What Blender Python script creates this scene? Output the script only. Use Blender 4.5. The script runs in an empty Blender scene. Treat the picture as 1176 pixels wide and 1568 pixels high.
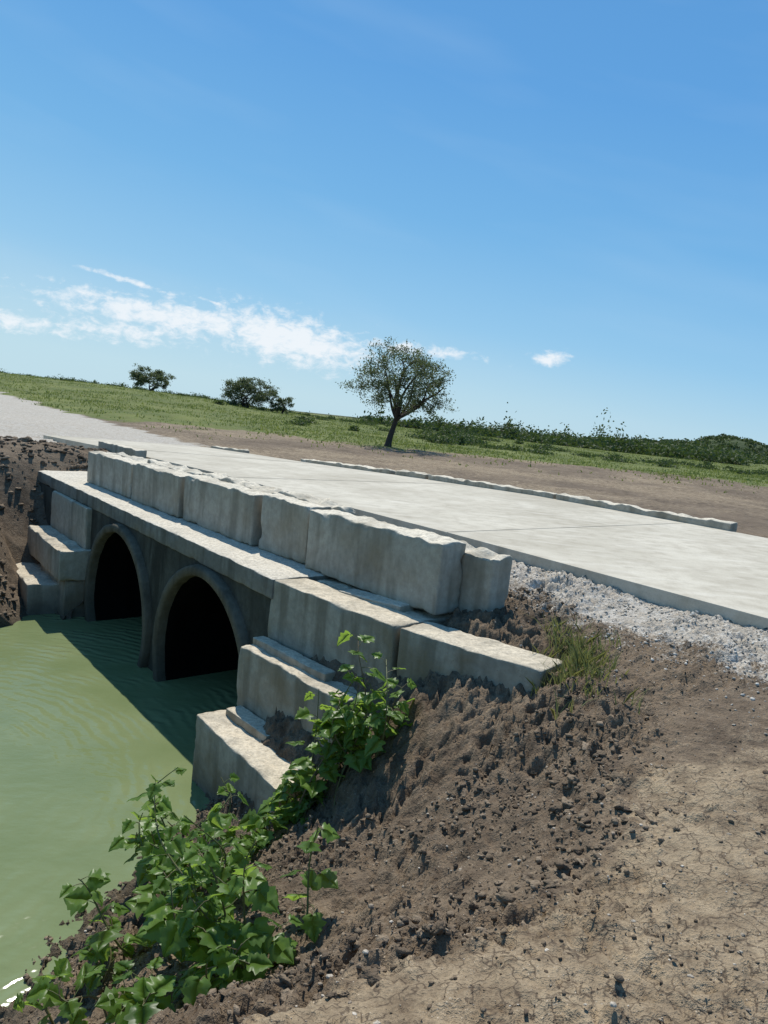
import bpy, bmesh, math, numpy as np
from mathutils import Matrix, Vector
rng=np.random.default_rng(7)
scene=bpy.context.scene
# ---------------------------------------------------------------- helpers
def h2(xi,yi,zi,seed):
    a=(xi.astype(np.int64)*374761393+yi.astype(np.int64)*668265263+zi.astype(np.int64)*2147483647+seed*974634777)&0xffffffff
    a=((a^(a>>13))*1274126177)&0xffffffff
    a=((a^(a>>16))*2246822519)&0xffffffff
    a=a^(a>>15)
    return (a&0xffffff)/float(0xffffff)
def vn(x,y,z=None,seed=0):
    x=np.asarray(x,float);y=np.asarray(y,float)
    flat=z is None
    z=np.zeros_like(x) if flat else np.asarray(z,float)
    xi=np.floor(x);yi=np.floor(y);zi=np.floor(z)
    fx=x-xi;fy=y-yi;fz=z-zi
    fx=fx*fx*(3-2*fx);fy=fy*fy*(3-2*fy);fz=fz*fz*(3-2*fz)
    r=0
    for i in (0,1):
        for j in (0,1):
            for k in ((0,) if flat else (0,1)):
                w=(fx if i else 1-fx)*(fy if j else 1-fy)*(1 if flat else (fz if k else 1-fz))
                r=r+w*h2(xi+i,yi+j,zi+k,seed)
    return r*2-1
def fbm(x,y,z=None,seed=0,o=4,g=.5):
    r=0;a=1;t=0;f=1
    x=np.asarray(x,float);y=np.asarray(y,float)
    x,y=x*.866-y*.5,x*.5+y*.866
    for i in range(o):
        r=r+a*vn(x*f+17.3*i,y*f-9.1*i,None if z is None else z*f,seed+i);t+=a;a*=g;f*=2.03
        x,y=x*.8-y*.6,x*.6+y*.8
    return r/t
def sm(a,b,x):
    t=np.clip((x-a)/(b-a),0,1);return t*t*(3-2*t)
def mk(name,V,F,mat=None,smooth=False,parent=None):
    V=np.asarray(V,np.float32)
    me=bpy.data.meshes.new(name)
    if isinstance(F,np.ndarray):
        n,k=F.shape
        me.vertices.add(len(V));me.vertices.foreach_set('co',V.ravel())
        me.loops.add(n*k);me.loops.foreach_set('vertex_index',F.astype(np.int32).ravel())
        me.polygons.add(n);me.polygons.foreach_set('loop_start',np.arange(0,n*k,k,dtype=np.int32))
        me.update(calc_edges=True);me.validate()
    else:
        me.from_pydata([tuple(v) for v in V.tolist()],[],[tuple(f) for f in F]);me.update()
    if smooth: me.polygons.foreach_set('use_smooth',np.ones(len(me.polygons),bool))
    ob=bpy.data.objects.new(name,me);scene.collection.objects.link(ob)
    if mat: me.materials.append(mat)
    if parent: ob.parent=parent
    return ob
def empty(name):
    e=bpy.data.objects.new(name,None);scene.collection.objects.link(e);return e
class NT:
    def __init__(s,name):
        s.m=bpy.data.materials.new(name);s.m.use_nodes=True;s.t=s.m.node_tree;s.N=s.t.nodes;s.L=s.t.links
        s.b=s.N['Principled BSDF'];s.out=s.N['Material Output'];s.b.inputs['Roughness'].default_value=.9
        s.b.inputs['Specular IOR Level'].default_value=.2
        s.co=s.N.new('ShaderNodeTexCoord').outputs['Object']
    def put(s,inp,v):
        if isinstance(v,bpy.types.NodeSocket): s.L.new(v,inp)
        elif isinstance(v,(tuple,list)) and len(v)==3 and inp.type=='RGBA': inp.default_value=(*v,1)
        else: inp.default_value=v
    def noise(s,scale,det=4,ro=.55,vec=None,dist=0):
        n=s.N.new('ShaderNodeTexNoise');s.L.new(vec or s.co,n.inputs['Vector'])
        n.inputs['Scale'].default_value=scale;n.inputs['Detail'].default_value=det;n.inputs['Roughness'].default_value=ro
        n.inputs['Distortion'].default_value=dist;return n.outputs['Fac']
    def vor(s,scale,feat='F1',vec=None,out='Distance'):
        n=s.N.new('ShaderNodeTexVoronoi');n.feature=feat;s.L.new(vec or s.co,n.inputs['Vector']);n.inputs['Scale'].default_value=scale
        return n.outputs[out]
    def ramp(s,f,st):
        n=s.N.new('ShaderNodeValToRGB');s.L.new(f,n.inputs[0]);e=n.color_ramp.elements
        for i,(p,c) in enumerate(st):
            if i>=2:e.new(p)
            e[i].position=p
            c=(c,c,c) if not isinstance(c,tuple) else c
            e[i].color=(*c,1)
        return n.outputs[0]
    def mix(s,f,a,b,mode='MIX'):
        n=s.N.new('ShaderNodeMix');n.data_type='RGBA';n.blend_type=mode
        s.put(n.inputs[0],f);s.put(n.inputs[6],a);s.put(n.inputs[7],b);return n.outputs[2]
    def math(s,op,a,b=0,c=None):
        n=s.N.new('ShaderNodeMath');n.operation=op;s.put(n.inputs[0],a);s.put(n.inputs[1],b)
        if c is not None:s.put(n.inputs[2],c)
        return n.outputs[0]
    def scale(s,v):
        n=s.N.new('ShaderNodeMapping');s.L.new(s.co,n.inputs[0]);n.inputs['Scale'].default_value=v;return n.outputs[0]
    def posz(s):
        n=s.N.new('ShaderNodeSeparateXYZ');s.L.new(s.co,n.inputs[0]);return n.outputs[2]
    def bump(s,h,st=.5,d=.02,prev=None):
        n=s.N.new('ShaderNodeBump');s.put(n.inputs['Height'],h);n.inputs['Strength'].default_value=st;n.inputs['Distance'].default_value=d
        if prev:s.L.new(prev,n.inputs['Normal'])
        return n.outputs[0]
    def fin(s,col=None,nor=None,rough=None):
        if col is not None:s.put(s.b.inputs['Base Color'],col)
        if nor is not None:s.put(s.b.inputs['Normal'],nor)
        if rough is not None:s.put(s.b.inputs['Roughness'],rough)
        return s.m
def wetline(k,col,z0=-1.72,z1=-1.35):
    z=k.posz();n=k.noise(4,2)
    f=k.ramp(k.math('ADD',k.math('MULTIPLY',k.math('SUBTRACT',z,z0),1/(z1-z0)),k.math('MULTIPLY',k.math('SUBTRACT',n,.5),.8)),[(.0,1.),(1.,0.)])
    return k.mix(k.math('MULTIPLY',f,.6),col,(.045,.042,.028))
def m_concrete(name,c1,c2,top=None,stain=.5,pit=.5,streak=True,topcov=.35,mud=0.,wet=False):
    k=NT(name)
    n1=k.noise(2.2,4,.6);n2=k.noise(14,4,.65)
    col=k.mix(k.ramp(n1,[(.3,0.),(.7,1.)]),c1,c2)
    col=k.mix(k.math('MULTIPLY',k.ramp(n2,[(.35,1.),(.62,0.)]),.4),col,tuple(x*.55 for x in c1))
    if streak:
        st=k.noise(5,3,.6,k.scale((1,1,.16)))
        col=k.mix(k.math('MULTIPLY',k.ramp(st,[(.47,0.),(.64,1.)]),stain),col,tuple(x*.40*y for x,y in zip(c1,(1.05,1,.88))))
        st2=k.noise(1.7,3,.6)
        col=k.mix(k.math('MULTIPLY',k.ramp(st2,[(.5,0.),(.66,1.)]),.35+mud),col,tuple(x*y for x,y in zip(c1,(.74,.62,.46))))
    v=k.vor(45)
    pits=k.ramp(v,[(.08,0.),(.2,1.)])
    gate=k.ramp(n2,[(.52,1.),(.6,0.)])
    pits=k.math('MAXIMUM',pits,gate)
    col=k.mix(k.math('MULTIPLY',k.math('SUBTRACT',1,pits),pit),col,tuple(x*.35 for x in c1))
    h=k.math('ADD',k.math('MULTIPLY',n2,.6),k.math('MULTIPLY',pits,.25))
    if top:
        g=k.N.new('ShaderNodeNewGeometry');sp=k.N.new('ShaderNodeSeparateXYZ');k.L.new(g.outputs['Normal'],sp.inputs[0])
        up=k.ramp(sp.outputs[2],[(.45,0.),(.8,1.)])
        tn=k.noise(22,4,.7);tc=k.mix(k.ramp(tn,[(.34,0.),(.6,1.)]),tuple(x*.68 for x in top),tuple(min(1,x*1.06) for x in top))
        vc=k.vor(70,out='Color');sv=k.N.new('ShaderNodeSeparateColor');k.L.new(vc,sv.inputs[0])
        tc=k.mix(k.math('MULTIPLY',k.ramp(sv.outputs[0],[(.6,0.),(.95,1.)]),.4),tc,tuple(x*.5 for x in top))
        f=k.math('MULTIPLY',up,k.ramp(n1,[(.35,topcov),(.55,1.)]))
        col=k.mix(f,col,tc)  # rubble tone on upward faces, also lightened in colour to read as sunlit
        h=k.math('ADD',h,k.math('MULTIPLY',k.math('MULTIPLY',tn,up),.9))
    if wet: col=wetline(k,col)
    return k.fin(col,k.bump(h,.7,.02),.92)
# ---------------------------------------------------------------- frames (eye at z=1.6; top of headwall at z=0)
L0=np.array([-.94,6.63]);D=np.array([-.639,.769]);Nn=np.array([-.769,-.639])
def W(s,w): s=np.asarray(s,float);w=np.asarray(w,float);return L0[0]+D[0]*s+Nn[0]*w, L0[1]+D[1]*s+Nn[1]*w
def SW(x,y): dx=x-L0[0];dy=y-L0[1];return dx*D[0]+dy*D[1],dx*Nn[0]+dy*Nn[1]
WATER=-1.8
cp=[(0,-2,0),(0,0,0),(1,1,0),(2,2,.02),(0,1.4,-.02),(1.35,4.3,-.08),(1.3,3,-.05),(.3,2.2,-.1),(-.4,1.75,-.14),(-1.2,1.0,-.25),(-2.5,0,-.3),
(3,3,.08),(3,4.2,.15),(4.5,3,.12),(6,1,.15),(5,-2,.1),(1.7,5.3,0.07),(2.0,4.0,.08),(.85,4.2,-.32),(.55,3.3,-.5),(-.1,2.9,-.75),
(.3,5.2,-.48),(-.25,5.25,-1.15),(-.8,5.1,-1.6),(-1.5,5.2,-1.8),(-1.43,6.0,-2.0),(-1.56,4.5,-1.8),(-1.77,3.5,-1.8),(-2.3,2.6,-1.8),(-3.2,1.8,-1.8),(-5,.6,-1.8),(-9,0,-1.7),
(-1.0,2.7,-1.15),(-.7,3.6,-1.2),(-.5,4.4,-1.3),(.2,4.2,-.8),
(-3,6,-2.4),(-3,4,-2.4),(-6,5,-2.4),(-9,4,-2.4),(-4,7.5,-2.4),
(-6.6,12.5,.08),(-5.9,10.9,-.5),(-5.5,10.1,-1.0),(-4.9,9.2,-1.8),(-5.3,8.5,-1.8),(-7,8.3,-1.6),(-8,10,-.4),(-9,12,.0),(-10,8,-1.2),(-12,4,-1.),(-12,9,0),
(-8.5,16,.18),(-11,14,.12),(-11,19,.2),(0,22,.05),(10,18,.1),(11,8,.15),(11,0,.1),(-8,-4,-.1),(0,-5,0),(8,-4,.1),(-13,0,-.1)]
for s,w,z in [(-4,-2.2,.25),(-1,-2.2,.24),(2,-2.1,.23),(5,-1.9,.22),(8,-1.6,.2),(10,-1.5,.22),(-4,-1.4,.14),(-2.6,-1.5,.12),(-.5,-1.3,.1),(2,-1.3,.1),(5,-1.2,.1),(-2.3,-.9,-.02),
  (-4,-8.2,.2),(0,-8.2,.22),(4,-8.2,.2),(8,-8.2,.08),(12,-8,-.02),(14,-5,.05),(15,-2,.2),(3,-5,.1),(0,-5,.1),(8,-5,.05),
  (-.7,.5,-1.35),(-.7,.12,-.75),(-.7,-.2,-.35),(5.2,.95,-1.85),(6,.8,-1.5),(6.8,.65,-1.15),(7.6,.45,-.6),(8.3,-.3,.06)]:
    x,y=W(s,w);cp.append((float(x),float(y),z))
cp=np.array(cp)
def U(r2): return np.where(r2>1e-12,.5*r2*np.log(np.maximum(r2,1e-12)),0)
P=cp[:,:2];n=len(P)
K=U(((P[:,None]-P[None])**2).sum(-1))+np.eye(n)*.02
A=np.zeros((n+3,n+3));A[:n,:n]=K;A[:n,n]=1;A[:n,n+1:]=P;A[n,:n]=1;A[n+1:,:n]=P.T
sol=np.linalg.solve(A,np.r_[cp[:,2],0,0,0])
def tps(x,y):
    sh=x.shape;x=x.ravel();y=y.ravel();r=sol[n]+sol[n+1]*x+sol[n+2]*y
    for i in range(n): r=r+sol[i]*U((x-P[i,0])**2+(y-P[i,1])**2)
    return r.reshape(sh)
def zfar(x,y):
    k=x/np.maximum(y,8)
    zc=np.interp(k,[-.9,-.55,-.33,-.25,-.2,-.1,0,.3,.6],[1.9,1.75,1.45,1.2,.8,.4,.2,-.2,-.3])
    d=np.maximum(y,0)
    z=.1+(zc-.1)*sm(24,72,d)
    z=z-np.maximum(d-72,0)*.01+ .12*fbm(x*.08,y*.08,seed=5)*sm(25,50,d)
    return z
def roadtop(s,w):
    zn=np.interp(s,[-20,-1,6,10,14,20],[.35,.35,.35,.33,.22,.22]);zf=np.interp(s,[-20,3,6,10.5,14,20],[.36,.36,.28,.12,.1,.15])
    t=np.clip((-w-2)/(5.2),0,1);return zn*(1-t)+zf*t
def roadw(s):
    return np.interp(s,[-20,0,5.5,10,14],[-2.3,-2.25,-2.02,-1.6,-1.5]),np.interp(s,[-20,0,6,10.5,14],[-7.45,-7.45,-7.1,-6.9,-5.7])
def slopezone(x,y):
    lip=np.interp(y,[0,1.2,1.9,2.3,3.0,4.6,5.5],[-2.0,-1.2,-.3,.45,1.35,1.5,1.7])
    lip=lip+.25*fbm(x*1.7,y*1.7,seed=31)+.1*fbm(x*6,y*6,seed=32)
    return sm(-.25,.3,lip-x)*sm(8,6.5,y)
def ground(x,y,detail=True):
    x=np.asarray(x,float);y=np.asarray(y,float)
    ox=np.maximum(np.abs(x)-11.5,0);oy=np.maximum(np.maximum(y-20,-4-y),0)
    wl=1-sm(0,9,np.hypot(ox,oy))
    h=zfar(x,y)
    i=wl>0
    h[i]=h[i]*(1-wl[i])+tps(x[i],y[i])*wl[i]
    s,w=SW(x,y)
    near=sm(14,8,np.hypot(x,y-4))
    if detail:
        z=slopezone(x,y)
        c=fbm(x*2.6,y*2.6,seed=3,o=3)
        wx=x+.06*fbm(x*6,y*6,seed=13,o=3);wy=y+.06*fbm(x*6,y*6,seed=14,o=3)
        b=1-np.abs(fbm(wx*6.5,wy*6.5,seed=9,o=4,g=.62))*2.2
        b2=np.abs(fbm(wx*14,wy*14,seed=19,o=4,g=.65))
        fine=fbm(wx*30,wy*30,seed=23,o=2)
        amp=.45+.9*sm(-.4,.4,fbm(x*1.4,y*1.4,seed=28,o=3))
        gate=sm(-.35,.3,fbm(x*1.1,y*1.1,seed=25,o=3))
        h=h+near*(z*(.08*c+amp*(.075*(b-.5)+.075*b2+.014*fine))+(1-z)*(.035*c+gate*(.032*(b-.5)+.05*b2)+.02*b2+.007*fine))
        q=np.abs((x*.62-y*.78)+1.73+.06*np.sin(x*5.)+.10*fbm(x*4,y*4,seed=77))
        h=h-.14*np.clip(.6+fbm(x*3,y*3,seed=79),0,1.2)*np.exp(-(q/.06)**2)*sm(-.7,-.3,x)*sm(.9,.3,x)
        lb=sm(-4.2,-5,x)*sm(7,9,y)*sm(16,13,y)
        h=h+lb*(.12*fbm(x*3,y*3,seed=61,o=4)+.07*np.abs(fbm(x*8,y*8,seed=62,o=3)))
        mid=sm(14,18,y)*sm(70,45,y); h=h+mid*.07*fbm(x*.9,y*.9,seed=66,o=4)
    wn,wf=roadw(s)
    ins=(w<wn+.0)&(w>wf-.0)&(s<14.3)&(s>-20)
    h=np.where(ins,np.minimum(h,roadtop(s,w)-.16),h)
    nz=.12*fbm(x*6,y*6,seed=91)
    lim3=-1.17+np.maximum(0,-s-.45+nz*2)*.75
    lim2=-.57+np.maximum(0,-s-.95+nz*2)*.8
    h=np.where((s>-1.6)&(s<.15)&(w<.70)&(w>.26),np.minimum(h,lim3),h)
    h=np.where((s>-1.6)&(s<.15)&(w<=.26)&(w>-.02),np.minimum(h,lim2),h)
    h=np.where((s>-1.55)&(s<.15)&(w<=-.02)&(w>-1.1),np.minimum(h,-.06),h)
    h=np.where((s>-2.7)&(s<=-1.55)&(w<-.12-.18*(-1.6-s))&(w>-.6-.18*(-1.6-s)),np.minimum(h,-.06),h)
    bedr=(s>-.08)&(s<5.0)&(w>-.15)&(w<2.2)
    h=np.where(bedr,np.minimum(h,-2.35),h)
    lr=(s>=5.0)&(s<7.2)&(w>-.15)&(w<.4);h=np.where(lr,np.minimum(h,-.87),h)
    lr=(s>=4.9)&(s<6.9)&(w>.3)&(w<.72);h=np.where(lr,np.minimum(h,-1.45),h)
    back=(s>-.08)&(s<8.1)&(w<=-.15)&(w>-1.0);h=np.where(back,-.08,h)
    fill=(s>-.08)&(s<8.1)&(w<=-1.0)&(w>-8.);h=np.where(fill,np.maximum(h,-.02),h)
    return h
def axis(lo,hi,step,ends,grow=1.09,mx=60):
    a=list(np.arange(lo,hi,step));st=step;x=a[-1]
    while x<ends[1]: st=min(st*grow,mx);x+=st;a.append(x)
    st=step;x=lo;b=[]
    while x>ends[0]: st=min(st*grow,mx);x-=st;b.append(x)
    return np.array(b[::-1]+a)
xs=axis(-2.6,4.0,.016,(-1500,1500),1.035);ys=axis(1.3,6.4,.016,(-60,1800),1.021)
X,Y=np.meshgrid(xs,ys)
H=ground(X,Y)
nx,ny=len(xs),len(ys)
V=np.stack([X.ravel(),Y.ravel(),H.ravel()],1)
ii=np.arange(nx*ny).reshape(ny,nx)
F=np.stack([ii[:-1,:-1].ravel(),ii[:-1,1:].ravel(),ii[1:,1:].ravel(),ii[1:,:-1].ravel()],1)
zq=V[F][:,:,2];cx=V[F][:,:,0].mean(1);cy=V[F][:,:,1].mean(1);fs,fw=SW(cx,cy)
cut=((zq.max(1)-zq.min(1))>.5)&(fs>-.05)&(fs<5.2)&(fw>-.6)&(fw<.3)
F=F[~cut]
def masks(x,y):
    s,w=SW(x,y);wn,wf=roadw(s)
    nz=.45*fbm(x*1.6,y*1.6,seed=41)+.25*fbm(x*7,y*7,seed=42)
    g=sm(-.95,-1.85,w+nz)*sm(-9.5,-7,w)*(y<14)*sm(-7.3,-7.1,w)
    g2=sm(8.5,10.5,s+nz*2)*sm(1.2,.2,w+nz-(s-10)*.06)*sm(-6.6,-6.0,w+nz*1.5)
    g=np.maximum(g,g2)
    gs=33+3*fbm(x*.12,y*.12,seed=51)+3*fbm(x*.5,y*.5,seed=52)
    gs=gs-6*sm(-.15,-.6,x/np.maximum(y,1))
    gr=sm(-3,4,y-gs)*(1-g)
    cr=(1-slopezone(x,y))*sm(8.5,5.5,y)*sm(-1.5,-.8,x)
    cr=cr*(.05+.87*sm(3.7,2.2,y-.25*x+.9*fbm(x*.9,y*.9,seed=57)))
    cr=np.maximum(cr,sm(13,17,y)*np.clip(.45+.9*fbm(x*.35,y*.35,seed=58),0,.8))
    return g,gr,cr
gm,gg,gc=masks(V[:,0],V[:,1])
k=NT('earth')
at=k.N.new('ShaderNodeAttribute');at.attribute_name='mask'
sp=k.N.new('ShaderNodeSeparateColor');k.L.new(at.outputs['Color'],sp.inputs[0])
R,G,B=sp.outputs
n1=k.noise(1.1,3,.6);n2=k.noise(8,5,.68);n3=k.noise(55,3,.7)
dirt=k.mix(k.ramp(n2,[(.3,0.),(.68,1.)]),(.072,.051,.034),(.195,.146,.098))
dirt=k.mix(k.math('MULTIPLY',k.ramp(n1,[(.4,0.),(.65,1.)]),.5),dirt,(.245,.185,.125))
crust=k.mix(k.ramp(n2,[(.32,0.),(.62,1.)]),(.15,.108,.068),(.325,.25,.162))
crust=k.mix(k.math('MULTIPLY',k.ramp(n1,[(.45,0.),(.7,1.)]),.5),crust,(.36,.285,.188))
wv=k.N.new('ShaderNodeVectorMath');wv.operation='ADD';k.L.new(k.co,wv.inputs[0])
nn=k.N.new('ShaderNodeTexNoise');nn.inputs['Scale'].default_value=12;nn.inputs['Detail'].default_value=2;k.L.new(k.co,nn.inputs['Vector'])
sc=k.N.new('ShaderNodeVectorMath');sc.operation='SCALE';sc.inputs['Scale'].default_value=.11;k.L.new(nn.outputs['Color'],sc.inputs[0]);k.L.new(sc.outputs[0],wv.inputs[1])
ck=k.vor(11,'DISTANCE_TO_EDGE',wv.outputs[0])
ckm=k.ramp(ck,[(.008,0.),(.045,1.)])
ckg=k.ramp(k.noise(3.1,2),[(.54,1.),(.66,0.)])
ckm=k.math('MAXIMUM',k.math('SUBTRACT',1,ckg),ckm)
crust=k.mix(ckm,k.mix(.75,crust,(.06,.042,.03)),crust)
base=k.mix(k.ramp(k.math('ADD',B,k.math('MULTIPLY',k.math('SUBTRACT',n2,.5),1.5)),[(.25,0.),(.75,1.)]),dirt,crust)
base=k.mix(k.math('MULTIPLY',k.ramp(n3,[(.3,1.),(.5,0.)]),.45),base,(.06,.042,.03))
fl=k.vor(75);flm=k.math('MULTIPLY',k.ramp(fl,[(.10,1.),(.17,0.)]),k.ramp(n2,[(.48,0.),(.56,1.)]))
base=k.mix(k.math('MULTIPLY',flm,.8),base,(.50,.43,.34))
gv=k.vor(60,out='Color');sg=k.N.new('ShaderNodeSeparateColor');k.L.new(gv,sg.inputs[0])
gcol=k.mix(sg.outputs[0],(.31,.28,.235),(.60,.56,.49))
gcol=k.mix(k.math('MULTIPLY',k.ramp(n2,[(.4,0.),(.62,1.)]),.65),gcol,(.34,.285,.215))
rm=k.ramp(k.math('ADD',R,k.math('MULTIPLY',k.math('SUBTRACT',n3,.5),1.4)),[(.35,0.),(.7,1.)])
base=k.mix(rm,base,gcol)
gn=k.noise(.35,4,.7);gn2=k.noise(3,3,.7)
gcl=k.mix(k.ramp(gn,[(.35,0.),(.65,1.)]),(.080,.108,.025),(.15,.17,.045))
gcl=k.mix(k.math('MULTIPLY',k.ramp(gn2,[(.5,0.),(.7,1.)]),.5),gcl,(.19,.15,.075))
gf=k.ramp(k.math('ADD',G,k.math('MULTIPLY',k.math('SUBTRACT',gn,.5),1.6)),[(.4,0.),(.62,1.)])
base=k.mix(gf,base,gcl)
base=wetline(k,base,-1.8,-1.55)
hh=k.math('ADD',k.math('MULTIPLY',n2,.9),k.math('MULTIPLY',n3,.5))
M_ground=k.fin(base,k.bump(hh,1.,.035),.95)
gnd=mk('ground',V,F,M_ground,True)
ca=gnd.data.color_attributes.new(name='mask',type='FLOAT_COLOR',domain='POINT')
ca.data.foreach_set('color',np.stack([gm,gg,gc,np.ones_like(gm)],1).astype(np.float32).ravel())
# ---------------------------------------------------------------- concrete materials
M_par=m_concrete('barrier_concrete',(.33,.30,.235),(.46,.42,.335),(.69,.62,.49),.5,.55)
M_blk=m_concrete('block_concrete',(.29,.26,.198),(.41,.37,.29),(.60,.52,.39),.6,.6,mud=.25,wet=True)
M_cap=m_concrete('cap_concrete',(.17,.158,.128),(.27,.25,.205),(.64,.58,.47),.6,.3,topcov=.8)  # shaded front put into the dark base colour, sunlit top into the light one
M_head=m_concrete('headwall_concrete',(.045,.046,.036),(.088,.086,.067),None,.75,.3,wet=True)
M_rim=m_concrete('pipe_rim_concrete',(.095,.085,.062),(.155,.138,.102),None,.5,.3,wet=True)
M_in=m_concrete('pipe_inner_shade',(.005,.005,.004),(.008,.008,.007),None,.5,.3)  # near-black base colour paints the shade inside the concrete barrel
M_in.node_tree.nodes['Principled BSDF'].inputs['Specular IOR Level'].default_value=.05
k=NT('road_concrete')
a=k.noise(.6,4,.6);b=k.noise(5,4,.65);c=k.noise(60,3,.6);d=k.noise(3,3,.6,k.scale((.5,2.2,1)))
col=k.mix(k.ramp(a,[(.35,0.),(.65,1.)]),(.41,.37,.29),(.545,.50,.405))
col=k.mix(k.math('MULTIPLY',k.ramp(b,[(.45,0.),(.7,1.)]),.55),col,(.31,.27,.205))
col=k.mix(k.math('MULTIPLY',k.ramp(d,[(.52,0.),(.70,1.)]),.45),col,(.63,.59,.50))
col=k.mix(k.math('MULTIPLY',k.ramp(c,[(.5,0.),(.75,1.)]),.35),col,(.30,.26,.20))
M_road=k.fin(col,k.bump(k.math('ADD',b,k.math('MULTIPLY',c,.5)),.35,.01),.9)
# ---------------------------------------------------------------- blocks
def lines(L,step,r):
    m=max(2,int(L/step));a=np.linspace(r,L-r,m);return np.r_[0,r*.35,a,L-r*.35,L]-L/2
def block(name,p0,p1,thick,z0,z1,mat,parent,seed=0,r=.022,amp=.006,topamp=.0,step=.035,dz=0,chip=1.):
    a=np.array(W(*p0));b=np.array(W(*p1));L=np.hypot(*(b-a));u=(b-a)/L
    nrm=np.array([-u[1],u[0]]);
    if nrm@Nn<0:nrm=-nrm
    H_=z1-z0
    lx=lines(L,step,r);ly=lines(thick,step,r);lz=lines(H_,step,r)
    vs=[];fs=[];o=0
    def grid(A_,B_,fn):
        nonlocal o
        P_,Q_=np.meshgrid(A_,B_,indexing='ij');v=fn(P_.ravel(),Q_.ravel());vs.append(v)
        i_=np.arange(P_.size).reshape(P_.shape)+o
        fs.append(np.stack([i_[:-1,:-1].ravel(),i_[1:,:-1].ravel(),i_[1:,1:].ravel(),i_[:-1,1:].ravel()],1));o+=P_.size
    hx,hy,hz=L/2,thick/2,H_/2
    for sg in (-1,1):
        grid(lx,ly,lambda p,q:np.stack([p,q,np.full_like(p,sg*hz)],1))
        grid(lx,lz,lambda p,q:np.stack([p,np.full_like(p,sg*hy),q],1))
        grid(ly,lz,lambda p,q:np.stack([np.full_like(p,sg*hx),p,q],1))
    v=np.concatenate(vs);f=np.concatenate(fs)
    sd=seed*13.7
    nc=fbm(v[:,0]*7+sd,v[:,1]*7,v[:,2]*7,seed=seed,o=4)
    rr=r*(.55+chip*2.6*np.clip(nc-.02,0,1)*1.6)
    rr=np.clip(rr,r*.35,min(hx,hy,hz)*.8)[:,None]
    hv=np.array([[hx,hy,hz]])
    inner=np.clip(v,-(hv-rr),hv-rr);dd=v-inner;ln=np.linalg.norm(dd,axis=1,keepdims=True)
    dirv=dd/np.maximum(ln,1e-9);pv=inner+dirv*rr
    nz_=fbm(v[:,0]*3+sd,v[:,1]*3,v[:,2]*3,seed=seed+3,o=5,g=.6)
    pv=pv+dirv*(nz_*amp)[:,None]
    tp=sm(.4,.9,dirv[:,2])
    pv[:,2]+=tp*topamp*fbm(v[:,0]*6+sd,v[:,1]*6,seed=seed+8,o=4)+dz*(v[:,0]/L)
    cx_,cy_=(a+b)/2-nrm*thick/2
    Wv=np.stack([cx_+u[0]*pv[:,0]+nrm[0]*pv[:,1],cy_+u[1]*pv[:,0]+nrm[1]*pv[:,1],(z0+z1)/2+pv[:,2]],1)
    ob=mk(name,Wv,f,mat,True,parent)
    bm=bmesh.new();bm.from_mesh(ob.data);bmesh.ops.remove_doubles(bm,verts=bm.verts,dist=.0008);bmesh.ops.recalc_face_normals(bm,faces=bm.faces);bm.to_mesh(ob.data);bm.free()
    return ob
par=empty('concrete_barrier_wall')
def pw(s): return np.interp(s,[-1.52,.34,6.62],[-.60,-.5,-.38])
segs=[(-1.52,.27,.60,.0),(.35,1.25,.60,-.05),(1.34,3.06,.57,-.005),(3.15,4.70,.54,.015),(4.79,6.62,.51,0)]
for i,(s0,s1,hh_,off) in enumerate(segs):
    block('barrier_block_%d'%(i+1),(s0,pw(s0)+off),(s1,pw(s1)+off),.30,.004,hh_,M_par,par,seed=i+1,r=.026,topamp=.03,dz=-.01,amp=.011,chip=1.1)
bk=[(-1.80,.15,.53),(.2,1.5,.60),(1.55,3.3,.58),(3.35,5.0,.54),(5.05,6.7,.50)]
for i,(s0,s1,hh_) in enumerate(bk):
    block('backing_block_%d'%(i+1),(s0,pw(s0)-.31),(s1,pw(s1)-.31),.26,-.25,hh_,M_par,par,seed=i+31,r=.04,topamp=.06,dz=.0,amp=.015,chip=1.5)
cul=empty('culvert')
block('headwall_cap',(-.03,.035),(8.12,.0),.95,-.19,0,M_cap,cul,seed=51,r=.018,topamp=.012,step=.05)
CZ=-1.37;RR=1.05;cs=[1.33,3.88]
vs=[];fs=[]
def addq(pts):
    o=len(vs);vs.extend(pts);fs.append(tuple(range(o,o+len(pts))))
def P3(s,w,z): x,y=W(s,w);return (float(x),float(y),z)
zb,zt=-2.8,-.185
rects=[(0.0,2.605),(2.605,5.15)]
for c,(r0,r1) in zip(cs,rects):
    angs=list(np.linspace(0,2*math.pi,97)[:-1])
    for X_ in(r0,r1):
        for Z_ in(zb,zt): angs.append(math.atan2(Z_-CZ,X_-c)%(2*math.pi))
    angs=sorted(angs)
    def outer(t):
        ca_,sa_=math.cos(t),math.sin(t)
        tx=((r1-c) if ca_>0 else (r0-c))/ca_ if abs(ca_)>1e-9 else 1e9
        tz=((zt-CZ) if sa_>0 else (zb-CZ))/sa_ if abs(sa_)>1e-9 else 1e9
        t_=min(tx,tz);return c+ca_*t_,CZ+sa_*t_
    for i in range(len(angs)):
        t0,t1=angs[i],angs[(i+1)%len(angs)]
        a0=outer(t0);a1=outer(t1);rh=RR+.03
        addq([P3(c+rh*math.cos(t0),0,CZ+rh*math.sin(t0)),P3(a0[0],0,a0[1]),P3(a1[0],0,a1[1]),P3(c+rh*math.cos(t1),0,CZ+rh*math.sin(t1))])
addq([P3(5.15,0,zb),P3(8.05,0,zb),P3(8.05,0,zt),P3(5.15,0,zt)])
addq([P3(0,0,zb),P3(0,0,zt),P3(0,-.32,zt),P3(0,-.32,zb)])
addq([P3(8.05,0,zb),P3(8.05,0,zt),P3(8.05,-.32,zt),P3(8.05,-.32,zb)])
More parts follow.
